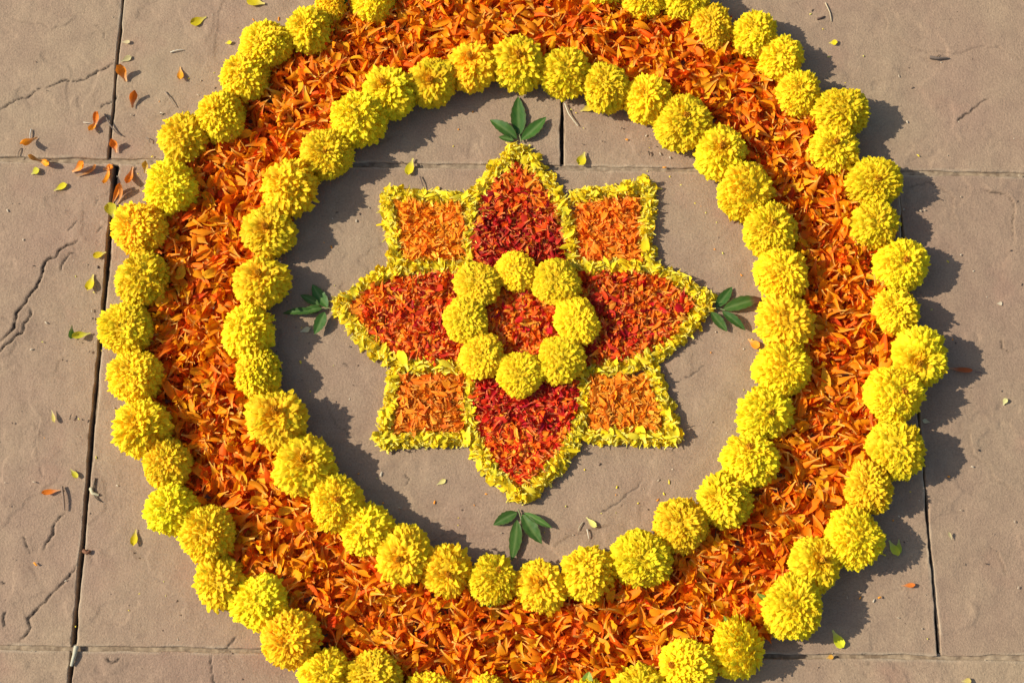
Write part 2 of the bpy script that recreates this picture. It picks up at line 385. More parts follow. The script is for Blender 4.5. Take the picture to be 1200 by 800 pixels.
def marigold_mesh(seed, n=480, H=.95, zc=.66, loose=0.0, wide=1.0, opened=0.0, tone=1.0):
    """a full round head of overlapping ruffled florets round a core, radius 1, resting on z = 0;
    opened > 0: broader radiating florets round a golden hollow middle"""
    r = np.random.default_rng(seed); VV = []; QQ = []; CC = []; o = 0
    pm = math.radians(125); hub = np.array([0, 0, zc])
    base = np.array([.96, .74 * tone, .018])
    lobes = r.uniform(0, 6.28, 4)
    def shape(ph, az):
        return (1 + .035 * math.sin(2 * az + lobes[0]) + .03 * math.sin(3 * az + lobes[1]) + .03 * math.sin(5 * az + lobes[2] + 3 * ph)
                + .025 * math.sin(4 * ph + 2 * az + lobes[3]) - (.04 + .16 * opened) * math.exp(-(ph / (.22 + .12 * opened)) ** 2))
    nr_, na = 9, 18
    for i in range(nr_ + 1):
        ph = pm * i / nr_
        for k in range(na):
            az = k / na * 2 * math.pi; q = (.85 - .12 * opened) * shape(ph, az)
            VV.append(hub + np.array([math.sin(ph) * math.cos(az), math.sin(ph) * math.sin(az), H * math.cos(ph)]) * q); CC.append(base * np.array([.97, .90, 1]))
    VV = [np.array(VV)]; CC = [np.array(CC)]
    QQ.append(np.array([[i * na + k, (i + 1) * na + k, (i + 1) * na + (k + 1) % na, i * na + (k + 1) % na] for i in range(nr_) for k in range(na)])); o = len(VV[0])
    for i in range(n):
        s = (i + .5) / n
        ph = math.acos(1 - s * (1 - math.cos(pm))) + r.normal(0, .045 * (1 - .5 * opened)); az = i * 2.399963 + r.normal(0, .12 * (1 - .5 * opened))
        u = shape(ph, az) + r.normal(0, .018 + loose * .05)
        dr = np.array([math.sin(ph) * math.cos(az), math.sin(ph) * math.sin(az), H * math.cos(ph)])
        T = hub + dr * u; B = hub + dr * (.66 - .16 * opened + .08 * r.random()) - np.array([0, 0, .05 * math.sin(ph)])
        T = T + r.normal(0, .02 + loose * .04, 3)
        ax = T - B; L = np.linalg.norm(ax); ax /= L
        up = np.array([0, 0, 1.]) - .25 * np.array([math.cos(az), math.sin(az), 0])
        nr = up - ax * (up @ ax); nr /= np.linalg.norm(nr) + 1e-6; nr = nr + r.normal(0, .40 * (1 - .6 * opened), 3); nr -= ax * (nr @ ax); nr /= np.linalg.norm(nr)
        sd_ = np.cross(nr, ax)
        small = .70 + .30 * float(sstep(.0, .8, np.array([ph]))[0])
        V, Q, t, ss = petal_grid(L * 1.14, wide * r.uniform(.20, .28) * small * (1 + .2 * opened), r.uniform(.6, 2.2) * r.choice([1, 1, -1]), -r.uniform(.5, 1.7), .7, .10, r, 4, 4, .4, .16)
        W_ = B + V[:, :1] * ax + V[:, 1:2] * sd_ + V[:, 2:] * nr
        W_[:, 2] = np.maximum(W_[:, 2], .03 + .02 * r.random())
        c = base * np.array([r.uniform(.94, 1.03), r.uniform(.90, 1.09), 1.0])
        cc = np.repeat(c[None], len(V), 0) * (1 - .09 * (1 - t)[:, None] * np.array([.4, 1, 1]))     # golden towards the foot
        g = math.exp(-(ph / (.16 + .16 * opened)) ** 2); cc = cc * (1 - g * np.array([.03, .16 + .14 * opened, .1]))
        VV.append(W_); QQ.append(Q + o); CC.append(cc); o += len(V)
    V = np.vstack(VV); C = np.clip(np.vstack(CC), 0, .98)
    k = np.percentile(np.hypot(V[:, 0], V[:, 1]), 98.5); V[:, :2] /= k
    return make_mesh("petals", V, np.vstack(QQ), M_marigold, C)

def calyx_mesh(seed):
    r = np.random.default_rng(seed); n = 14; prof = [(.0, .0), (.16, .0), (.24, .10), (.36, .34), (.44, .52), (.34, .56)]
    V = []; C = []
    for (rad, z) in prof:
        for k in range(n):
            a = k / n * 2 * math.pi; q = rad * (1 + (.10 * (k % 2) if z > .05 else 0))
            V.append((q * math.cos(a), q * math.sin(a), z + (.06 * (k % 2) if z > .5 else 0))); C.append((.10, .17, .03) if k % 2 else (.07, .13, .025))
    Q = [[i * n + k, i * n + (k + 1) % n, (i + 1) * n + (k + 1) % n, (i + 1) * n + k] for i in range(len(prof) - 1) for k in range(n)]
    return make_mesh("calyx", np.array(V), Q, M_leaf, np.array(C))

def eye_mesh(seed, zc=.66, H=.95):
    """tuft of short tubular disc florets in the middle of the head"""
    r = np.random.default_rng(seed); VV = []; QQ = []; CC = []; o = 0
    for i in range(16):
        a = i * 2.4; d = .028 * math.sqrt(i); rr = .028; hz = zc + H * .90 - d * .3 + r.uniform(-.02, .03)
        cx, cy = d * math.cos(a), d * math.sin(a); m = 5
        for zz, q in ((hz - .3, .7), (hz, 1.0), (hz + .02, .55)):
            for k in range(m):
                b = k / m * 2 * math.pi; VV.append((cx * (1 if zz > hz - .2 else .6) + rr * q * math.cos(b), cy * (1 if zz > hz - .2 else .6) + rr * q * math.sin(b), zz)); CC.append((.72, .36, .02) if zz < hz + .01 else (.55, .24, .015))
        for lv in range(2):
            for k in range(m): QQ.append([o + lv * m + k, o + lv * m + (k + 1) % m, o + (lv + 1) * m + (k + 1) % m, o + (lv + 1) * m + k])
        o += 3 * m
    return make_mesh("disc_centre", np.array(VV), QQ, M_marigold, np.array(CC))

VAR = [marigold_mesh(*q) for q in ((1, 700, .95, .66, 0, .82, 0, 1), (2, 740, .92, .66, .1, .8, 0, .96), (3, 620, .98, .66, .3, .88, .3, 1.03), (4, 690, .88, .66, 0, .82, .1, 1), (5, 620, .95, .66, .5, .85, 0, 1.06),
       (6, 780, .96, .66, .05, .76, 0, 1.02), (7, 540, .84, .66, .8, .95, .2, .98), (8, 690, .93, .66, .2, .82, 0, 1.05), (9, 700, .97, .66, .1, .8, .2, .95), (10, 580, .86, .66, .5, .9, 0, 1))]
OPEN = [marigold_mesh(*q) for q in ((21, 380, .86, .66, .1, 1.0, 1, .97), (22, 430, .90, .66, .2, .95, .8, 1), (23, 360, .82, .66, .25, 1.05, 1, .95))]
CEN = [marigold_mesh(sd_, 560, .95, .66, 0, .85, 0, .97) for sd_ in (31, 32, 33)]
CALYX = calyx_mesh(1); EYE = [eye_mesh(1), eye_mesh(2)]

def marigold(p, rx, ry, label, group, i, tilt=None, variants=VAR, z0=0.0, eye=True):
    r = random.Random(1000 + i)
    root = empty("marigold", (p[0], p[1], z0)); tag(root, label, "flower", group)
    if tilt is None: ta, tm = r.uniform(0, 6.283), abs(r.gauss(0, 13))
    else: ta, tm = math.radians(tilt[0]), tilt[1]
    R_ = (rx + ry) / 2
    M = Matrix.Rotation(math.radians(tm), 3, Vector((-math.sin(ta), math.cos(ta), 0))) @ Matrix.Rotation(r.uniform(0, 6.283), 3, 'Z')
    # turn about the middle of the head and keep it on the ground
    hub = Vector((0, 0, .66 * R_)); off = hub - M @ hub; off.z = off.z + (.0 if tm < 40 else -.0)
    me = variants[i % len(variants)]
    parts = [("petals", me), ("calyx", CALYX)]
    if variants is OPEN or (eye and r.random() < .2): parts.append(("disc_centre", EYE[i % 2]))
    hz = r.uniform(.92, 1.06) if variants is not CEN else .68
    S = Matrix.Diagonal(Vector((rx / R_, ry / R_, hz)))
    for nm, m in parts:
        o = obj(nm, m, root)
        o.matrix_local = Matrix.Translation(off) @ (S @ M * R_).to_4x4()
    return root

# px centre x, y, half width, half height, (lean azimuth deg, lean deg) or None
OUTER = [(437, 1, 28, 24), (387, 4, 18, 24), (362, 36, 29, 25), (310, 53, 32, 28), (287, 91, 27, 31), (260, 138, 29, 29), (215, 161, 29, 30), (201, 221, 29, 33),
         (163, 268, 33, 31), (168, 328, 31, 33), (148, 385, 33, 30), (159, 442, 32, 32), (167, 502, 33, 33), (196, 543, 28, 31), (201, 597, 32, 29), (244, 627, 32, 35),
         (258, 682, 29, 33), (304, 705, 33, 34), (341, 748, 38, 30), (380, 789, 30, 30), (439, 794, 33, 33), (569, 822, 30, 30), (688, 826, 30, 30),
         (805, 781, 36, 32), (866, 762, 27, 39), (929, 711, 34, 39), (955, 660, 29, 34), (1000, 631, 33, 36), (1017, 571, 27, 32), (1049, 527, 33, 35), (1045, 463, 33, 34),
         (1076, 419, 34, 34), (1050, 365, 26, 27), (1056, 311, 31, 32), (1024, 263, 27, 30), (1023, 214, 34, 28), (977, 175, 28, 31), (985, 132, 33, 29), (936, 109, 26, 27),
         (915, 68, 27, 26), (884, 40, 28, 26), (834, 30, 24, 28), (803, -2, 31, 22), (753, -4, 26, 26), (711, -18, 26, 26), (513, -22, 27, 26)]
INNER = [(607, 76, 30, 34), (554, 79, 27, 31), (506, 97, 28, 30), (456, 110, 31, 32), (421, 142, 31, 33), (383, 180, 30, 30), (340, 221, 34, 32), (315, 272, 31, 31),
         (306, 331, 32, 32), (291, 389, 33, 29), (302, 437, 28, 30), (325, 491, 35, 36), (357, 546, 37, 35), (395, 590, 33, 32), (432, 622, 32, 30), (473, 651, 34, 35),
         (524, 669, 30, 31), (578, 679, 27, 32), (633, 687, 29, 33), (689, 672, 34, 31), (751, 655, 36, 33), (797, 616, 31, 33), (849, 587, 31, 32), (879, 540, 33, 32),
         (896, 485, 33, 31), (916, 434, 35, 30), (920, 379, 34, 34), (916, 321, 32, 30), (902, 271, 31, 33), (874, 226, 35, 33), (844, 180, 31, 31), (801, 145, 32, 34),
         (758, 116, 26, 30), (710, 103, 28, 29), (662, 85, 28, 32)]
CENTRE = [(604, 318, 23, 23), (652, 332, 27, 26), (676, 376, 24, 28), (658, 421, 28, 26), (610, 438, 26, 25), (565, 417, 26, 25), (546, 375, 24, 28), (559, 333, 26, 25)]
LEAN_O = {24: (-20, 55), 1: (80, 35), 20: (120, 25), 18: (-100, 20)}
LEAN_I = {10: (160, 35), 15: (250, 18), 17: (55, 30), 19: (110, 28), 12: (70, 12), 11: (75, 12)}
G_O = "yellow marigold heads of the outer garland"; G_I = "yellow marigold heads of the inner garland"; G_C = "yellow marigold heads of the small centre ring"
L_O = "full yellow marigold head in the outer garland edging the orange petal band"
L_I = "full yellow marigold head in the inner garland edging the bare stone circle"
L_C = "small yellow marigold head in the ring round the red petal disc"
LAB_O = {24: "yellow marigold lying on its side in the outer garland with green sepals showing", 1: "small half-hidden yellow marigold with green sepals, wedged in the outer garland",
         31: "yellow outer-garland marigold that juts farthest out onto the stone, straight behind the four-leaf sprig",
         32: "smallest full yellow marigold of the outer garland, beside the one that juts farthest out",
         18: "widest yellow marigold of the outer garland, flattened towards the chipped lower paving joint"}
LAB_I = {0: "yellow inner-garland marigold straight behind the upright leaf of the three-leaf sprig", 9: "yellow inner-garland marigold at the long dark leaf of the shaded sprig",
         10: "lopsided yellow inner-garland marigold with a dark green sepal on its shaded side", 26: "yellow inner-garland marigold at the brown leaf tip of the four-leaf sprig",
         15: "drooping split yellow inner-garland marigold with a brownish hollow middle", 17: "yellow inner-garland marigold with pale green sepals beside the drooping leaf of a sprig",
         12: "largest yellow inner-garland marigold, golden in its middle", 19: "yellow inner-garland marigold with one dark green sepal on the orange petals"}
ORD = ["first", "second", "third", "fourth", "fifth", "sixth", "seventh", "eighth", "ninth", "tenth", "eleventh", "twelfth"]
AN_I = [(0, "three-leaf"), (9, "shaded"), (17, "drooping-leaf"), (26, "four-leaf"), (35, "three-leaf")]
for (p, pn), (q, qn) in zip(AN_I[:-1], AN_I[1:]):
    for k in range(p + 1, q):
        if k in LAB_I: continue
        near, other, m = (pn, qn, k - p) if k - p <= q - k else (qn, pn, q - k)
        LAB_I[k] = "yellow inner-garland marigold, %s beyond the one at the %s sprig, %s side" % (ORD[m - 1], near, other)
AN_O = [(1, "half-hidden one"), (18, "widest one"), (24, "one on its side"), (31, "farthest-jutting one"), (47, "half-hidden one")]
for (p, pn), (q, qn) in zip(AN_O[:-1], AN_O[1:]):
    for k in range(p + 1, q):
        if k in LAB_O or k in (21, 22, 44, 45): continue
        if k - p <= q - k: LAB_O[k % 46] = "yellow outer-garland marigold, %s after the %s, towards the %s" % (ORD[k - p - 1], pn, qn)
        else: LAB_O[k % 46] = "yellow outer-garland marigold, %s before the %s, coming from the %s" % (ORD[q - k - 1], qn, pn)
LAB_C = ["facing the three-leaf sprig", "at the square between three-leaf and four-leaf sprigs", "facing the four-leaf sprig", "at the square between four-leaf and drooping-leaf sprigs", "facing the drooping-leaf sprig",
         "at the square between drooping-leaf and shaded sprigs", "facing the shaded five-leaf sprig", "at the square between shaded and three-leaf sprigs"]
LAB_C = ["small yellow marigold of the centre ring " + k for k in LAB_C]
ZF = .021
def wp(e): return ground(e[0], e[1], ZF)
def px_scale(p): # metres per pixel at a ground point
    c = np.array([0, -D * math.sin(TH), D * math.cos(TH)]); q = np.array(p) - c
    return (q @ np.array([0, math.sin(TH), -math.cos(TH)])) / F
PO = np.array([wp(e) for e in OUTER]); PI_ = np.array([wp(e) for e in INNER])
def fit(P):
    A = np.column_stack([2 * P[:, :2], np.ones(len(P))]); s = np.linalg.lstsq(A, (P[:, :2] ** 2).sum(1), rcond=None)[0]
    return s[:2], math.sqrt(s[2] + s[0] ** 2 + s[1] ** 2)
cI, rI = fit(PI_); cO, rO = fit(PO)
RC = (cI + cO) / 2
# carry the outer garland on beyond the picture edge
angs = np.sort(np.arctan2(PO[:, 1] - RC[1], PO[:, 0] - RC[0])); step = 2 * math.asin(.029 / rO); extra = []
for a, b in zip(angs, np.append(angs[1:], angs[0] + 2 * math.pi)):
    m = int(round((b - a) / step)) - 1
    if (b - a) > 1.65 * step:
        for q in range(m): extra.append(a + (b - a) * (q + 1) / (m + 1))
GROW = 1.05
HEAD_O = []; HEAD_I = []
for i, e in enumerate(OUTER):
    s = px_scale(PO[i]); HEAD_O.append(marigold(PO[i], e[2] * s * GROW, e[3] * s * GROW, LAB_O.get(i, L_O), G_O, i, LEAN_O.get(i), OPEN if i in (26, 31) else VAR))
for q, a in enumerate(extra):
    marigold((RC[0] + rO * math.cos(a), RC[1] + rO * math.sin(a)), .030, .030, L_O, G_O, 300 + q)
for i, e in enumerate(INNER):
    s = px_scale(PI_[i]); HEAD_I.append(marigold(PI_[i], e[2] * s * GROW, e[3] * s * GROW, LAB_I.get(i, L_I), G_I, 100 + i, LEAN_I.get(i), OPEN if i in (0, 1, 2, 3, 7, 8, 11, 12, 15, 18, 30) else VAR))
for i, e in enumerate(CENTRE):
    p = ground(e[0], e[1], .020); s = px_scale(p)
    marigold(p, e[2] * s * 1.12, e[3] * s * 1.10, LAB_C[i], G_C, 200 + i, (random.uniform(0, 360), random.uniform(0, 7)), CEN, .006, eye=False)

# ------------------------------------------------------------------ loose petals
PAL = {
    "orange": ([(.98, .37, .006), (.98, .30, .005), (.96, .22, .005), (.98, .49, .010), (.90, .15, .005)], [.36, .26, .14, .17, .07], (.95, .56, .10)),
    "orange_deep": ([(.92, .22, .006), (.84, .16, .006), (.66, .090, .006), (.95, .27, .006)], [.32, .26, .12, .30], (.78, .24, .03)),
    "square": ([(.98, .33, .016), (.98, .27, .012), (.97, .20, .010), (.98, .43, .035)], [.35, .32, .18, .15], (.98, .46, .07)),
    "red": ([(.74, .055, .008), (.82, .10, .008), (.54, .022, .010), (.90, .19, .01), (.92, .34, .03)], [.26, .30, .12, .22, .10], (.88, .32, .08)),
    "crimson": ([(.46, .012, .012), (.58, .024, .012), (.70, .05, .010), (.32, .008, .010), (.86, .19, .02)], [.30, .30, .20, .10, .10], (.74, .22, .07)),
    "yellow": ([(.88, .67, .016), (.84, .65, .024), (.92, .67, .014), (.76, .64, .03)], [.35, .25, .28, .12], (.92, .82, .16)),
}
def petal_variant(pal, seed, L, W, style=None):
    r = np.random.default_rng(seed); cols, pr, claw = PAL[pal]
    fold = r.random()
    if fold > .42 and W > .007: L, W = L * 1.1, W * .85
    cup = r.uniform(.5, 1.4) if fold < .42 else r.uniform(1.8, 4.2)
    if W < .0072: cup = r.uniform(.5, 1.9)
    V, Q, t, s = petal_grid(L * r.uniform(.7, 1.25), W * r.uniform(.65, 1.25), cup * r.choice([1, -1]), r.uniform(-1.5, 1.5), r.uniform(.10, .26), .08, r, 6, 3, .58, .12)
    if style == "spoon":
        V, Q, t, s = petal_grid(L * r.uniform(.75, 1.2), W * r.uniform(.75, 1.2), r.choice([r.uniform(.6, 1.6), r.uniform(1.6, 3.0)]) * r.choice([1, 1, -1]), r.choice([-1, -1, 1]) * r.uniform(.3, 1.7), r.uniform(.12, .22), .12, r, 7, 4, .62, .07, .5)
    tw = r.uniform(-.6, .6) * t; y, z = V[:, 1].copy(), V[:, 2].copy()
    V[:, 1] = y * np.cos(tw) - z * np.sin(tw); V[:, 2] = y * np.sin(tw) + z * np.cos(tw)
    V -= V.mean(0)
    c = np.array(cols[r.choice(len(cols), p=pr)]) * r.uniform(.9, 1.08); k = (sstep(.0, .38, t))[:, None]
    C = np.array(claw) * (1 - k) + c * k
    return V, Q, np.clip(C, 0, .95)

def scatter(pal_list, XY, Z, tilt, L, W, seed, scl=(.8, 1.2), mat_n=0, style=None):
    """join many petals, one mesh"""
    r = np.random.default_rng(seed); VV = []; QQ = []; CC = []; o = 0
    nv = 24; vars_ = {}
    for pl in set(pal_list): vars_[pl] = [petal_variant(pl, seed * 100 + k * 7 + (hash_(pl) % 50), L, W, style) for k in range(nv)]
    for i in range(len(XY)):
        V, Q, C = vars_[pal_list[i]][r.integers(nv)]
        R = (Matrix.Rotation(r.uniform(0, 6.283), 3, 'Z') @ Matrix.Rotation(r.normal(0, tilt), 3, 'Y') @ Matrix.Rotation(r.normal(0, tilt * 1.4), 3, 'X'))
        q = V @ np.array(R).T * r.uniform(*scl)
        q[:, 2] += Z[i]
        lo = q[:, 2].min()
        if lo < .0010: q[:, 2] += .0010 - lo
        q[:, :2] += XY[i]
        VV.append(q); QQ.append(Q + o); CC.append(C * r.uniform(.86, 1.08)); o += len(V)
    if mat_n:
        for i in r.permutation(len(XY))[:mat_n]:
            V, Q, C = vars_[pal_list[i]][r.integers(nv)]
            an = r.uniform(0, 6.283); ca, sa = math.cos(an), math.sin(an); x_, y_ = V[:, 0], V[:, 1] * 2.2
            q = np.column_stack([x_ * ca - y_ * sa + XY[i][0], x_ * sa + y_ * ca + XY[i][1], np.abs(V[:, 2]) * .25 + r.uniform(.001, .003)])
            VV.append(q); QQ.append(Q + o); CC.append(C); o += len(V)
    return np.vstack(VV), np.vstack(QQ), np.clip(np.vstack(CC), 0, .97)

def hash_(s): return sum(ord(c) * (i + 1) for i, c in enumerate(s))

INDIV = {}
def individuals(pals, XY, Z, tilt, L, W, seed, name, label, cat, group, scl=(.95, 1.3)):
    r = np.random.default_rng(seed + 999)
    for i in range(len(XY)):
        pl = pals[i]; key = (pl, L, W)
        if key not in INDIV: INDIV[key] = [make_mesh("petal", *(lambda a: (a[0], a[1], M_petal, a[2]))(petal_variant(pl, 5000 + hash_(pl) + k, L, W, "spoon" if L > .02 else None))) for k in range(14)]
        me = INDIV[key][r.integers(14)]
        rot = (Matrix.Rotation(r.uniform(0, 6.283), 3, 'Z') @ Matrix.Rotation(r.normal(0, tilt), 3, 'Y') @ Matrix.Rotation(r.normal(0, tilt * 1.3), 3, 'X'))
        s = r.uniform(*scl)
        o = obj(name, me); o.matrix_world = Matrix.Translation((XY[i][0], XY[i][1], Z[i])) @ (rot * s).to_4x4()
        tag(o, label, cat, group)

# -- band of orange petals between the garlands
def polar_edge(P):
    a = np.arctan2(P[:, 1] - RC[1], P[:, 0] - RC[0]); d = np.hypot(P[:, 0] - RC[0], P[:, 1] - RC[1]); o = np.argsort(a); a = a[o]; d = d[o]
    d = (np.roll(d, 1) + 2 * d + np.roll(d, -1)) / 4
    return np.concatenate([a[-1:] - 2 * math.pi, a, a[:1] + 2 * math.pi]), np.concatenate([d[-1:], d, d[:1]])
eI = polar_edge(PI_); POx = np.vstack([PO[:, :2]] + [[RC[0] + rO * math.cos(a), RC[1] + rO * math.sin(a)] for a in extra]); eO = polar_edge(POx)
def band_sample(n, seed, inset):
    r = np.random.default_rng(seed); a = r.uniform(-math.pi, math.pi, n * 2)
    ri = np.interp(a, *eI) + inset; ro = np.interp(a, *eO) - inset
    u = np.sqrt(r.uniform((ri / ro) ** 2, 1)); d = u * ro
    keep = r.random(n * 2) < .5; keep[:] = False; keep[r.permutation(n * 2)[:n]] = True
    f = (d - ri) / (ro - ri)
    return np.column_stack([RC[0] + d * np.cos(a), RC[1] + d * np.sin(a)])[keep], f[keep], a[keep]
def band_height(XY, f):
    e = np.clip(np.minimum(f, 1 - f) * 5, 0, 1)
    return .004 + .011 * np.sqrt(e) + .006 * fbm(XY[:, 0] * 22, XY[:, 1] * 22, 5, 2)
r0 = np.random.default_rng(3)
nb = 7500
XY, f, a = band_sample(nb, 71, -.006)
h = band_height(XY, f); lay = r0.random(nb) ** .7; Zb = np.maximum(.002, h * lay * .8)
pals = np.where(r0.random(nb) < .72, "orange_deep", "orange")
V, Q, C = scatter(list(pals), XY, Zb, .36, .0240, .0085, 1, (.72, 1.2), 4500)
nt_ = 4600
XY, f, a = band_sample(nt_, 73, -.004)
clump = fbm(XY[:, 0] * 30, XY[:, 1] * 30, 61, 3)
pals = np.where(r0.random(nt_) < np.clip(.16 - .35 * clump, .02, .5), "orange_deep", "orange")
V2, Q2, C2 = scatter(list(pals), XY, band_height(XY, f) * r0.uniform(.75, 1.12, nt_) + .002, .36, .0270, .0108, 2, (.75, 1.2), 0, "spoon")
Q = np.vstack([Q, Q2 + len(V)]); V = np.vstack([V, V2]); C = np.vstack([C, C2])
o = obj("orange_petals", make_mesh("orange_petals", V, Q, M_petal, C))
tag(o, "thick band of loose orange marigold petals between the two yellow garlands", "petals", kind="stuff")
XY, f, a = band_sample(232, 72, .016)
individuals(["orange"] * 232, XY, band_height(XY, f) + .003, .32, .0280, .0112, 5, "orange_petal", "loose orange petal lying on top of the wide band between the two garlands", "petal", "large orange petals on top of the band")

# -- the star
def in_poly(P, poly):
    x, y = P[:, 0], P[:, 1]; ins = np.zeros(len(P), bool); n = len(poly); j = n - 1
    for i in range(n):
        xi, yi = poly[i]; xj, yj = poly[j]
        ins ^= ((yi > y) != (yj > y)) & (x < (xj - xi) * (y - yi) / (yj - yi + 1e-9) + xi); j = i
    return ins
def poly_sample(poly, n, seed):
    r = np.random.default_rng(seed); p = np.array(poly, float); lo, hi = p.min(0), p.max(0); out = np.zeros((0, 2))
    while len(out) < n:
        q = r.uniform(lo, hi, (n * 2, 2)); out = np.vstack([out, q[in_poly(q, poly)]])
    return out[:n]
SC = (612, 377)
PATCH = [
    ("red", [(607, 193), (628, 212), (648, 245), (660, 280), (664, 318), (612, 345), (556, 318), (555, 280), (563, 245), (583, 212)], "pointed patch of deep red petals aimed at the three-leaf sprig", "red petal in the pointed patch aimed at the three-leaf sprig"),
    ("red", [(412, 362), (432, 345), (458, 331), (500, 322), (548, 324), (590, 377), (548, 428), (500, 424), (458, 413), (430, 386)], "pointed patch of dark red petals aimed at the shaded five-leaf sprig", "red petal in the pointed patch aimed at the shaded five-leaf sprig"),
    ("red", [(810, 357), (790, 338), (762, 326), (715, 322), (676, 324), (640, 377), (682, 430), (735, 422), (770, 408), (792, 386)], "pointed patch of red petals aimed at the four-leaf sprig with a brown tip", "red petal in the pointed patch aimed at the four-leaf sprig with a brown tip"),
    ("red", [(610, 568), (632, 552), (658, 522), (673, 485), (674, 445), (612, 415), (556, 445), (557, 485), (570, 522), (590, 552)], "pointed patch of crimson petals aimed at the sprig with a drooping leaf", "red petal in the pointed patch aimed at the sprig with a drooping leaf"),
    ("square", [(468, 240), (540, 242), (543, 306), (475, 304)], "square patch of bright orange petals between the three-leaf sprig and shaded sprig points", "bright orange petal in the square patch between the three-leaf and shaded sprig points"),
    ("square", [(678, 242), (744, 234), (747, 304), (680, 304)], "square patch of bright orange petals between the three-leaf and four-leaf sprig points", "bright orange petal in the square patch between the three-leaf and four-leaf sprig points"),
    ("square", [(472, 442), (542, 442), (540, 506), (464, 506)], "square patch of bright orange petals between the shaded sprig and drooping-leaf sprig points", "bright orange petal in the square patch between the shaded and drooping-leaf sprig points"),
    ("square", [(690, 446), (760, 444), (773, 504), (694, 505)], "square patch of bright orange petals between the four-leaf and drooping-leaf sprig points", "bright orange petal in the square patch between the four-leaf and drooping-leaf sprig points"),
    ("disc", [(612 + 52 * math.cos(q / 16 * 6.283), 378 + 50 * math.sin(q / 16 * 6.283)) for q in range(16)], "round disc of red petals inside the small marigold ring", "red petal in the round disc inside the small marigold ring"),
]
for i, (kind, poly, lab, lab1) in enumerate(PATCH):
    area = 0.5 * abs(sum(poly[k][0] * poly[k - 1][1] - poly[k - 1][0] * poly[k][1] for k in range(len(poly))))
    n = int(area / 6.0); P = poly_sample(poly, n, 500 + i); W = ground_many(P)[:, :2]
    r = np.random.default_rng(600 + i)
    def palettes(P):
        d = np.hypot(P[:, 0] - SC[0], P[:, 1] - SC[1])
        if kind == "square": return ["square"] * len(P)
        if kind == "disc": return list(np.where(r.random(len(P)) < .28, "square", np.where(r.random(len(P)) < .12, "crimson", "red")))
        pc = np.clip(1.15 - (d - 60) / 110 + .5 * fbm(P[:, 0] / 30, P[:, 1] / 30, 3, 2), .05, .92) * (.98 if i in (0, 3) else .55)
        out = np.where(r.random(len(P)) < pc, "crimson", "red"); out = np.where(r.random(len(P)) < np.where(d > 128, .36, .06 if i in (0, 3) else .14), "square", out)
        return list(out)
    hh = .010 + .004 * fbm(W[:, 0] * 60, W[:, 1] * 60, 8, 2)
    V, Q, C = scatter(palettes(P), W, np.maximum(.0015, hh * r.random(n) ** .6), .26, .0175, .0060, 20 + i, (.75, 1.2), n // 3)
    o = obj({"red": "red_petals", "square": "orange_petals", "disc": "red_petals"}[kind], make_mesh("petals", V, Q, M_petal, C))
    tag(o, lab, "petals", kind="stuff")
    m = 17 if kind == "square" else 66; P1 = poly_sample(poly, m, 700 + i); W1 = ground_many(P1)[:, :2]
    keep = np.ones(m, bool)
    for e in CENTRE: keep &= np.hypot(P1[:, 0] - e[0], P1[:, 1] - e[1]) > 24
    P1, W1 = P1[keep], W1[keep]
    individuals(palettes(P1), W1, .0115 + .004 * fbm(W1[:, 0] * 60, W1[:, 1] * 60, 8, 2), .25, .0170, .0064, 40 + i, "orange_petal" if kind == "square" else "red_petal", lab1, "petal", lab1.replace("red petal in", "red petals in").replace("orange petal in", "orange petals in"))

BORDER = [
    [(552, 314), (549, 268), (563, 226), (587, 197), (606, 178), (626, 196), (650, 228), (665, 264), (671, 312)],
    [(552, 317), (500, 315), (455, 323), (424, 340), (396, 361), (423, 388), (446, 414), (480, 429), (552, 434)],
    [(672, 317), (720, 314), (765, 317), (801, 336), (829, 356), (802, 388), (776, 412), (740, 428), (682, 438)],
    [(552, 436), (549, 480), (560, 525), (583, 558), (610, 584), (640, 558), (670, 520), (684, 480), (681, 438)],
    [(548, 236), (454, 231), (460, 270), (465, 313)], [(670, 234), (715, 229), (759, 219), (756, 265), (757, 310)],
    [(464, 434), (459, 475), (447, 519), (500, 514), (550, 513)], [(764, 437), (776, 475), (792, 514), (735, 511), (688, 513)],
]
BP = []; BZ = []; r = np.random.default_rng(9)
for pl in BORDER:
    p = np.array(pl, float); seg = np.linalg.norm(np.diff(p, axis=0), axis=1); tot = seg.sum(); n = int(tot * 2.6)
    s = r.uniform(0, tot, n); cs = np.concatenate([[0], np.cumsum(seg)]); k = np.clip(np.searchsorted(cs, s) - 1, 0, len(seg) - 1)
    u = (s - cs[k]) / seg[k]; q = p[k] * (1 - u)[:, None] + p[k + 1] * u[:, None]; d = (p[k + 1] - p[k]) / seg[k][:, None]
    hw = 4.4 if len(BP) < 4 else 3.7
    off = np.clip(r.normal(0, hw, n), -2 * hw, 2 * hw); q = q + np.column_stack([-d[:, 1], d[:, 0]]) * off[:, None]
    BP.append(q); BZ.append((.010 * (1 - (np.abs(off) / 11) ** 2)) * r.random(n) ** .5)
BP = np.vstack(BP); BZ = np.concatenate(BZ); BW = ground_many(BP)[:, :2]
top = np.argsort(-BZ * (1 + .2 * r.random(len(BZ))))[:270]; rest = np.setdiff1d(np.arange(len(BZ)), top)
V, Q, C = scatter(["yellow"] * len(rest), BW[rest], np.maximum(.0015, BZ[rest]), .28, .0155, .0068, 60, (.8, 1.2), 900)
o = obj("yellow_petals", make_mesh("yellow_petals", V, Q, M_petal, C)); tag(o, "border lines of small yellow petals outlining the red and orange star patches", "petals", kind="stuff")
individuals(["yellow"] * 270, BW[top], BZ[top] + .0025, .26, .0168, .0074, 61, "yellow_petal", "yellow petal on top of the border outlining the star patches", "petal", "yellow petals on top of the star border")

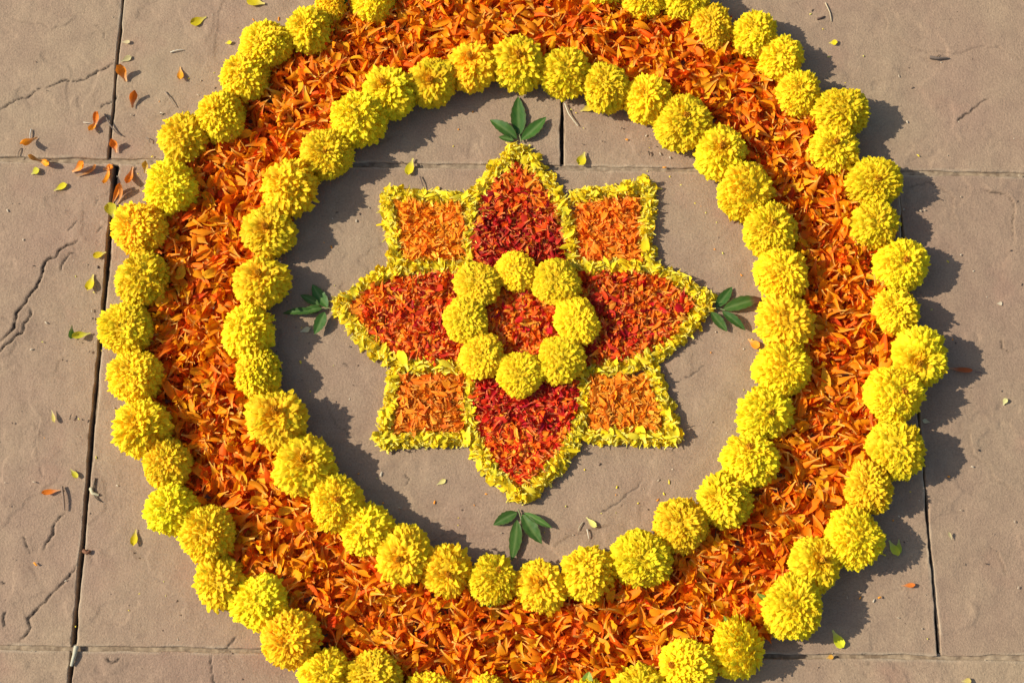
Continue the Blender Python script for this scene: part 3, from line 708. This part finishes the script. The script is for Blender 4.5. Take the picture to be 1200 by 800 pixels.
# ------------------------------------------------------------------ leaf sprigs
def leaf_mesh(L, W, seed, brown=0.0):
    r = np.random.default_rng(seed); nl, nw = 12, 6; t = np.linspace(0, 1, nl + 1); s = np.linspace(-1, 1, nw + 1)
    T, S = np.meshgrid(t, s, indexing='ij')
    wd = W / 2 * np.sin(np.pi * np.clip(T, 0, 1) ** .85) ** .8; wd[0] = W * .03; wd[-1] = W * .01
    serr = 1 + .06 * np.sin(T * 40) * (np.abs(S) > .9)
    x = T * L; y = S * wd * serr + .03 * L * np.sin(T * 3) * r.uniform(-1, 1)
    bend = r.uniform(-.06, .10)
    z = np.abs(S) * wd * .32 + bend * L * np.sin(T * math.pi) + .05 * wd * np.sin(T * 22 + S * 3) + .0018
    V = np.stack([x, y, z], -1).reshape(-1, 3); V[:, 2] = np.maximum(V[:, 2], .0016)
    idx = np.arange((nl + 1) * (nw + 1)).reshape(nl + 1, nw + 1); Q = np.stack([idx[:-1, :-1], idx[1:, :-1], idx[1:, 1:], idx[:-1, 1:]], -1).reshape(-1, 4)
    a = np.array([.036, .100, .014]); b = np.array([.075, .165, .024]); rib = np.array([.12, .19, .05])
    k = np.clip(np.abs(np.sin((T * 9 + np.abs(S) * 1.2) * math.pi)), 0, 1)[..., None] * .5
    C = a * (1 - k) + b * k; m = (np.abs(S) < .1)[..., None]; C = np.where(m, rib, C) * r.uniform(.8, 1.15)
    e = (np.abs(S) > .95)[..., None] * .4; C = C * (1 - e) + np.array([.08, .055, .02]) * e
    br = sstep(.68, .8, T)[..., None] * brown; C = C * (1 - br) + np.array([.13, .06, .03]) * br
    return make_mesh("leaf", V, Q, M_leaf, C.reshape(-1, 3))

def tube(name, pts, rad, col, parent, mat=None, taper=1.0):
    """thin stalk through world points"""
    P = np.array(pts, float); n = len(P); m = 6; V = []; d = np.gradient(P, axis=0)
    for i in range(n):
        t = Vector(d[i]).normalized(); a = t.cross(Vector((0, 0, 1))).normalized(); b = t.cross(a); rr = rad * (1 + (taper - 1) * i / (n - 1))
        for k in range(m):
            q = k / m * 2 * math.pi; V.append(P[i] + np.array(a * math.cos(q) + b * math.sin(q)) * rr)
    Q = [[i * m + k, i * m + (k + 1) % m, (i + 1) * m + (k + 1) % m, (i + 1) * m + k] for i in range(n - 1) for k in range(m)]
    return obj(name, make_mesh(name, np.array(V), Q, mat or M_leaf, np.repeat([col], len(V), 0)), parent)

SPRIGS = [
    ("three-leaf green sprig with one upright leaf, on the stone above a red point", [(608.5, 159, 607, 113, 18, 0), (606, 163, 574, 141, 15, 0), (611, 165, 640, 138, 15, 0), (602, 166, 584, 162, 8, 0)], [(608, 157), (609.5, 162), (611, 168)]),
    ("dark five-leaf green sprig lying half in the shadow of the inner garland", [(384, 360, 366, 333, 15, 0), (374, 358, 352, 346, 10, 0), (374, 366, 331, 368, 9, 0), (378, 362, 353, 365, 9, 0), (381, 367, 369, 393, 14, 0)], [(372, 365), (379, 363), (387, 362)]),
    ("four-leaf green sprig with one brown leaf tip, lying in full sun", [(839, 360, 858, 336, 13, 0), (847, 363, 893, 350, 16, 1), (833, 366, 852, 389, 12, 0), (846, 366, 873, 388, 11, 0)], [(834, 361), (841, 362), (849, 365)]),
    ("green sprig with a drooping leaf reaching into the inner garland shadow", [(606, 600, 578, 615, 14, 0), (606, 609, 599.5, 657, 15, 0), (612, 603, 635, 637, 17, 0), (614, 601, 647, 619, 9, 0)], [(607, 597), (609, 602), (611, 610)]),
]
for i, (lab, leaves, stem) in enumerate(SPRIGS):
    b = ground(*stem[1]); root = empty("leaf_sprig", (b[0], b[1], 0)); tag(root, lab, "leaf sprig")
    for k, (bx, by, tx, ty, wd, br) in enumerate(leaves):
        A = ground(bx, by, .003); B = ground(tx, ty, .003); d = B - A; L = np.linalg.norm(d); s = px_scale(A)
        lf = obj("leaf", leaf_mesh(L, wd * s, i * 10 + k, br), root, (A[0] - b[0], A[1] - b[1], .0010 + .0012 * k), (0, 0, math.atan2(d[1], d[0])))
    tube("stem", [np.array([*(ground(u, v)[:2] - b[:2]), .0026 + .001 * j]) for j, (u, v) in enumerate(stem)], .0009, (.20, .22, .09), root)

# ------------------------------------------------------------------ stray petals and dry bits on the stone
def stray(u, v, Lp, Wp, ang, colr, label, group=None, cup=1.2, bend=.4, claw=.2, tilt=8, name="fallen_petal", tipc=None, seed=None):
    r = np.random.default_rng(int(u * 7 + v * 13)); p = ground(u, v); s = px_scale(p)
    V, Q, t, S = petal_grid(Lp * s, Wp * s, cup, bend, claw, .08, r, 6, 4, .7, .06)
    V[:, 0] -= Lp * s / 2
    k = sstep(.05, .5, t)[:, None]; c0 = np.array(tipc) if tipc is not None else np.array(colr) * .55 + np.array([.62, .55, .35]) * .45
    C = c0 * (1 - k) + np.array(colr) * k
    R = np.array(Matrix.Rotation(math.radians(ang), 3, 'Z') @ Matrix.Rotation(math.radians(r.uniform(-tilt, tilt)), 3, 'Y') @ Matrix.Rotation(math.radians(r.uniform(-2 * tilt, 2 * tilt)), 3, 'X'))
    V = V @ R.T; V[:, 2] -= V[:, 2].min() - .0011
    o = obj(name, make_mesh(name, V, Q, M_petal, C), None, (p[0], p[1], 0)); tag(o, label, "petal", group)
OR = (.85, .32, .02); BR = (.72, .22, .02); YE = (.72, .58, .02); YG = (.60, .55, .04); PA = (.55, .45, .22)
G1 = "withered orange petals by the corner where two joints meet"; LW = "withered orange-brown petal near the corner where two paving joints meet"
# withered orange ones near the joint crossing
for (u, v, l, wd, an, c) in [(145, 86, 17, 12, 110, BR), (154, 117, 16, 10, 100, BR), (114, 141, 15, 8, 75, BR), (110, 150, 14, 8, 250, OR), (136, 171, 13, 10, 100, BR), (32, 169, 20, 8, 215, OR),
                             (55, 190, 17, 8, -12, OR), (40, 188, 14, 6, 170, (.55, .28, .06)), (97, 198, 18, 11, 20, OR), (128, 198, 10, 8, 10, BR), (130, 207, 22, 8, -75, OR), (153, 209, 20, 9, 262, BR),
                             (136, 228, 22, 6, 75, BR), (145, 229, 18, 6, 60, (.55, .22, .06)), (104, 204, 22, 5, 14, (.55, .24, .07)), (172, 196, 12, 8, 80, (.5, .3, .05))]:
    stray(u, v, l * 1.4, wd * 1.35, an, c, LW, G1, cup=2.6, bend=1.3, claw=.28, tilt=18)
stray(212, 88, 20, 8, -82, OR, "single orange petal with a pale stalk on the stone beside the outer garland")
stray(60, 576, 22, 7, 190, (.72, .20, .02), "thin orange petal beside the brown forked stalk")
stray(883, 403, 17, 10, -40, (.80, .30, .02), "lone orange petal on the bare stone inside the inner garland")
stray(1064, 686, 16, 6, 0, (.70, .22, .03), "tiny orange petal beside the green-yellow forked petal")
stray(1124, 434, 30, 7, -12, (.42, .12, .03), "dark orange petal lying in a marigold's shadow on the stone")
stray(972, 770, 9, 6, 10, (.66, .33, .05), "tiny orange petal stuck in the lower paving joint")
stray(42, 202, 11, 10, 30, YG, "small round yellow petal below the orange ones on the joint")
stray(71, 220, 17, 8, 30, YE, "pale yellow petal on the flagstone under the petal-strewn joint")
stray(233, 25, 20, 11, 210, YE, "yellow petal on the bare stone outside the outer garland, pointing at the joint corner")
stray(268, 51, 8, 5, 5, YE, "tiny yellow scrap on the stone touching the outer garland")
stray(300, 4, 22, 14, 170, YE, "broad yellow petal fallen just outside the outer garland")
stray(131, 248, 20, 15, 110, YG, "curled yellow-green petal across the paving joint at the garland")
stray(117, 299, 16, 9, 205, YE, "plump yellow petal beside the paving joint"), 
stray(107, 332, 22, 11, -100, YE, "teardrop yellow petal with a thin pale tail")
stray(96, 394, 22, 12, 200, YG, "folded yellow petal against a green sepal", cup=2.4)
stray(84, 390, 16, 8, 260, (.13, .26, .05), "green sepal scrap standing behind a folded yellow petal", cup=1.0, tilt=25)
stray(87, 555, 14, 7, -50, YG, "small yellow petal above the brown forked stalk")
stray(158, 630, 20, 9, -95, YE, "narrow yellow petal with pale tail on the stone outside the garland")
stray(481, 196, 22, 11, 255, YE, "yellow petal lying across the upper joint inside the garland")
stray(682, 187, 19, 12, 250, YE, "yellow petal below the short joint next to the star tip")
stray(688, 128, 17, 9, 20, (.62, .48, .04), "withered yellow petal at the foot of the inner garland")
stray(976, 51, 10, 7, 0, YE, "tiny yellow scrap on the stone near the long curved straw")
stray(517, 565, 12, 6, 30, (.68, .60, .2), "pale yellow scrap on bare stone below the orange square")
stray(693, 612, 17, 7, -45, (.66, .60, .16), "pale yellow petal with loose straws on the bare stone")
stray(1046, 643, 22, 11, -70, (.58, .66, .06), "green-yellow petal half standing beside the garland shadow", tilt=20)
stray(1053, 642, 20, 9, -95, (.60, .68, .07), "green-yellow petal crossing its twin beside the garland shadow", tilt=20)
stray(981, 749, 24, 13, -65, (.70, .68, .03), "bright yellow-green petal just above the lower joint")
stray(1177, 471, 9, 6, 60, (.66, .60, .25), "pale cream scrap on the outer flagstone")
stray(1085, 494, 9, 6, 170, (.66, .60, .35), "pale cream scrap at the notch of the garland shadow")
stray(1132, 798, 11, 8, 0, (.55, .42, .12), "dull yellow scrap below the lower joint")
stray(1113, 628, 10, 4, 115, PA, "straw-coloured scrap on the stone beside the dark joint")
stray(1171, 356, 6, 5, 0, (.6, .5, .35), "pale crumb on the cleft outer flagstone")
stray(63, 488, 16, 5, -70, (.50, .42, .10), "dry olive petal on the flagstone left of the dark joint")
stray(148, 70, 14, 7, 30, (.50, .42, .20), "pale dry flake on the paving joint above the withered petals")
stray(148, 50, 10, 5, 0, (.52, .44, .22), "cream flake sitting on the joint edge of the stone")
stray(358, 387, 12, 7, 20, (.55, .52, .30), "pale dry flake under the shaded five-leaf sprig")
stray(880, 716, 15, 6, 75, (.80, .66, .03), "yellow petal dropped on the orange band by the outer garland", bend=.9)
stray(412, 24, 18, 13, 10, (.80, .70, .05), "pale yellow petal resting on the orange band under the garland"), 

def stalk(name, pts, wpx, col, label, cat="dry stalk", z=.0012):
    P = np.array(pts, float); n = 9; s = np.linspace(0, len(P) - 1, n); i = np.clip(s.astype(int), 0, len(P) - 2); f = (s - i)[:, None]
    q = P[i] * (1 - f) + P[i + 1] * f; W = ground_many(q); b = W[0].copy()
    L = [np.array([a[0] - b[0], a[1] - b[1], z + .0012 * math.sin(k / (n - 1) * math.pi)]) for k, a in enumerate(W)]
    o = tube(name, L, wpx * .0005, col, None, M_straw, .6); o.location = (b[0], b[1], 0); tag(o, label, cat)
ST = (.55, .45, .28); DK = (.07, .05, .035)
stalk("dry_stalk", [(967, 4), (972, 16), (974, 26)], 1.6, ST, "long curved pale straw on the outer flagstone beside the garland")
stalk("dry_stalk", [(957, 23), (962, 22), (966, 20)], 3, (.16, .10, .07), "dark brown chip at the foot of the long curved straw")
stalk("seed", [(1089, 68), (1098, 70), (1110, 69)], 4.5, (.16, .12, .09), "dark slim seed lying alone on the bare flagstone", "seed", .0022)
stalk("dry_stalk", [(200, 62), (208, 60), (215, 59)], 1.8, (.62, .56, .42), "short white straw on the stone near the paving joint")
stalk("dry_stalk", [(194, 108), (199, 116), (206, 126)], 1.5, (.30, .23, .16), "thin brown straw between the withered petals and the garland")
stalk("dry_stalk", [(123, 134), (128, 145), (136, 156), (143, 160)], 2.0, (.16, .12, .09), "dark bent twig crossing the joint above the corner")
stalk("dry_stalk", [(98, 144), (104, 145), (110, 146)], 1.4, (.62, .52, .38), "pale straw sticking out of a withered petal pair")
stalk("dry_stalk", [(25, 174), (22, 180), (21, 186)], 1.4, (.20, .15, .10), "hair-thin dark stalk under an angled orange petal")
stalk("dry_stalk", [(37, 152), (36, 158), (36, 164)], 1.8, (.45, .40, .32), "pale stub of straw above an angled orange petal")
stalk("dry_stalk", [(492, 207), (495, 216), (498, 224)], 1.4, (.14, .10, .08), "thin dark twig between the upper joint and the orange square")
stalk("dry_stalk", [(662, 122), (666, 134), (672, 142), (677, 148)], 1.8, (.62, .56, .38), "pale wavy straw beside the short joint near the three-leaf sprig")
stalk("dry_stalk", [(683, 612), (679, 617), (678, 622)], 1.5, (.40, .34, .22), "bent brown straw next to a pale yellow petal")
stalk("dry_stalk", [(688, 620), (689, 626), (690, 631)], 1.6, (.66, .58, .42), "short cream straw below a pale yellow petal")
stalk("dry_stalk", [(82, 492), (83, 488), (84, 486)], 1.8, (.18, .13, .09), "dark speck of straw beside a dry olive petal")
stalk("dry_stalk", [(73, 570), (75, 582), (76, 598)], 3.0, (.22, .15, .10), "brown forked stalk lying beside a thin orange petal")
stalk("dry_stalk", [(112, 560), (109, 576), (113, 584), (119, 588)], 2.0, (.12, .09, .06), "dark rootlet curling over the edge of the wide joint")
stalk("dry_stalk", [(107, 572), (109, 578), (116, 580)], 5.0, (.50, .45, .28), "pale seed husk beside the wide dark joint")
stalk("dry_stalk", [(90, 757), (88, 767), (84, 780)], 6.0, (.46, .43, .30), "pale grass husk wedged where the wide joint meets the lower joint")
stalk("dry_stalk", [(98, 645), (103, 648), (106, 645)], 5.0, (.22, .10, .05), "reddish brown bud on the rim of the wide joint")
stalk("dry_stalk", [(1096, 70), (1099, 66), (1101, 65)], 1.0, DK, "hair-thin hook on the dark seed")
stalk("dry_stalk", [(172, 162), (175, 164), (176, 168)], 1.6, (.2, .16, .12), "dark crumb of straw between garland and the joint corner")
stalk("dry_stalk", [(760, 178), (761, 183)], 2.0, DK, "dark speck of grit on the stone beside the yellow petal near the short joint", "grit")
stalk("dry_stalk", [(1142, 436), (1150, 437)], 1.8, (.2, .13, .1), "thin stalk tip leaving a marigold's shadow")

# green sepals and leaf scraps showing under a few heads (parts of those heads)
def sepal(root, u, v, ang, Lp, Wp, z, light=False, seed=0):
    p = ground(u, v, z); me = leaf_mesh(Lp * .001, Wp * .001, 900 + seed)
    if light:
        at = me.attributes["col"]; n = len(me.vertices); c = np.zeros(n * 4, np.float32); at.data.foreach_get("color", c); c = c.reshape(-1, 4); c[:, :3] = c[:, :3] * np.array([3.2, 2.2, 1.6]); at.data.foreach_set("color", c.ravel())
    obj("sepal", me, root, (p[0] - root.location.x, p[1] - root.location.y, z), (math.radians(-12), math.radians(-14), math.radians(ang)))
sepal(HEAD_I[10], 316, 437, 5, 17, 11, .020, False, 1)
sepal(HEAD_I[19], 692, 690, -70, 14, 11, .018, False, 2)
sepal(HEAD_I[17], 571, 700, -130, 14, 9, .018, True, 3)
sepal(HEAD_I[17], 574, 702, -95, 11, 7, .018, True, 4)
sepal(HEAD_O[24], 852, 744, 150, 17, 9, .020, False, 5)
sepal(HEAD_O[24], 856, 735, 120, 16, 5, .024, True, 6)
sepal(HEAD_O[1], 396, 6, 20, 16, 12, .020, False, 7)
sepal(HEAD_O[22], 688, 803, 80, 16, 12, .022, True, 8)
sepal(HEAD_O[25], 900, 703, 150, 16, 6, .020, True, 9)

# fine grit, dust crumbs and petal scraps lying on the flags
r = np.random.default_rng(41); GV = []; GQ = []; GC = []; o_ = 0
for i in range(520):
    if i < 300: p = ground(r.uniform(-20, 1220), r.uniform(-20, 820))
    else:
        a_ = r.uniform(0, 6.283); d_ = rO + .035 + abs(r.normal(0, .05)) if r.random() < .6 else rI - .035 - abs(r.normal(0, .04)); p = np.array([RC[0] + d_ * math.cos(a_), RC[1] + d_ * math.sin(a_), 0])
    sz = r.uniform(.0004, .0011) * (1.0 if i < 300 else 1.2); c = [(.42, .33, .22), (.10, .07, .05), (.55, .46, .32), (.22, .15, .10)][r.integers(4)]
    if i >= 380: c = [(.80, .62, .05), (.80, .30, .03), (.62, .55, .12)][r.integers(3)]
    el = r.uniform(.7, 2.4); an = r.uniform(0, 3.14); ca, sa = math.cos(an), math.sin(an)
    base_ = np.array([[-el, -.7, 0], [el * .8, -.8, 0], [el, .6, 0], [-el * .7, .9, 0], [-el * .5, -.4, .9], [el * .5, -.3, .7], [el * .5, .4, .9], [-el * .4, .4, .8]]) * sz * (1 + r.normal(0, .12, (8, 3)))
    q = np.column_stack([base_[:, 0] * ca - base_[:, 1] * sa + p[0], base_[:, 0] * sa + base_[:, 1] * ca + p[1], base_[:, 2] + .0004])
    GV.append(q); GQ += [[o_ + k for k in f_] for f_ in ((4, 5, 6, 7), (0, 1, 5, 4), (1, 2, 6, 5), (2, 3, 7, 6), (3, 0, 4, 7))]; GC += [c] * 8; o_ += 8
tag(obj("grit", make_mesh("grit", np.vstack(GV), GQ, M_straw, np.array(GC), smooth=False)), "fine grit and petal crumbs scattered over the flagstones", "grit", kind="stuff")
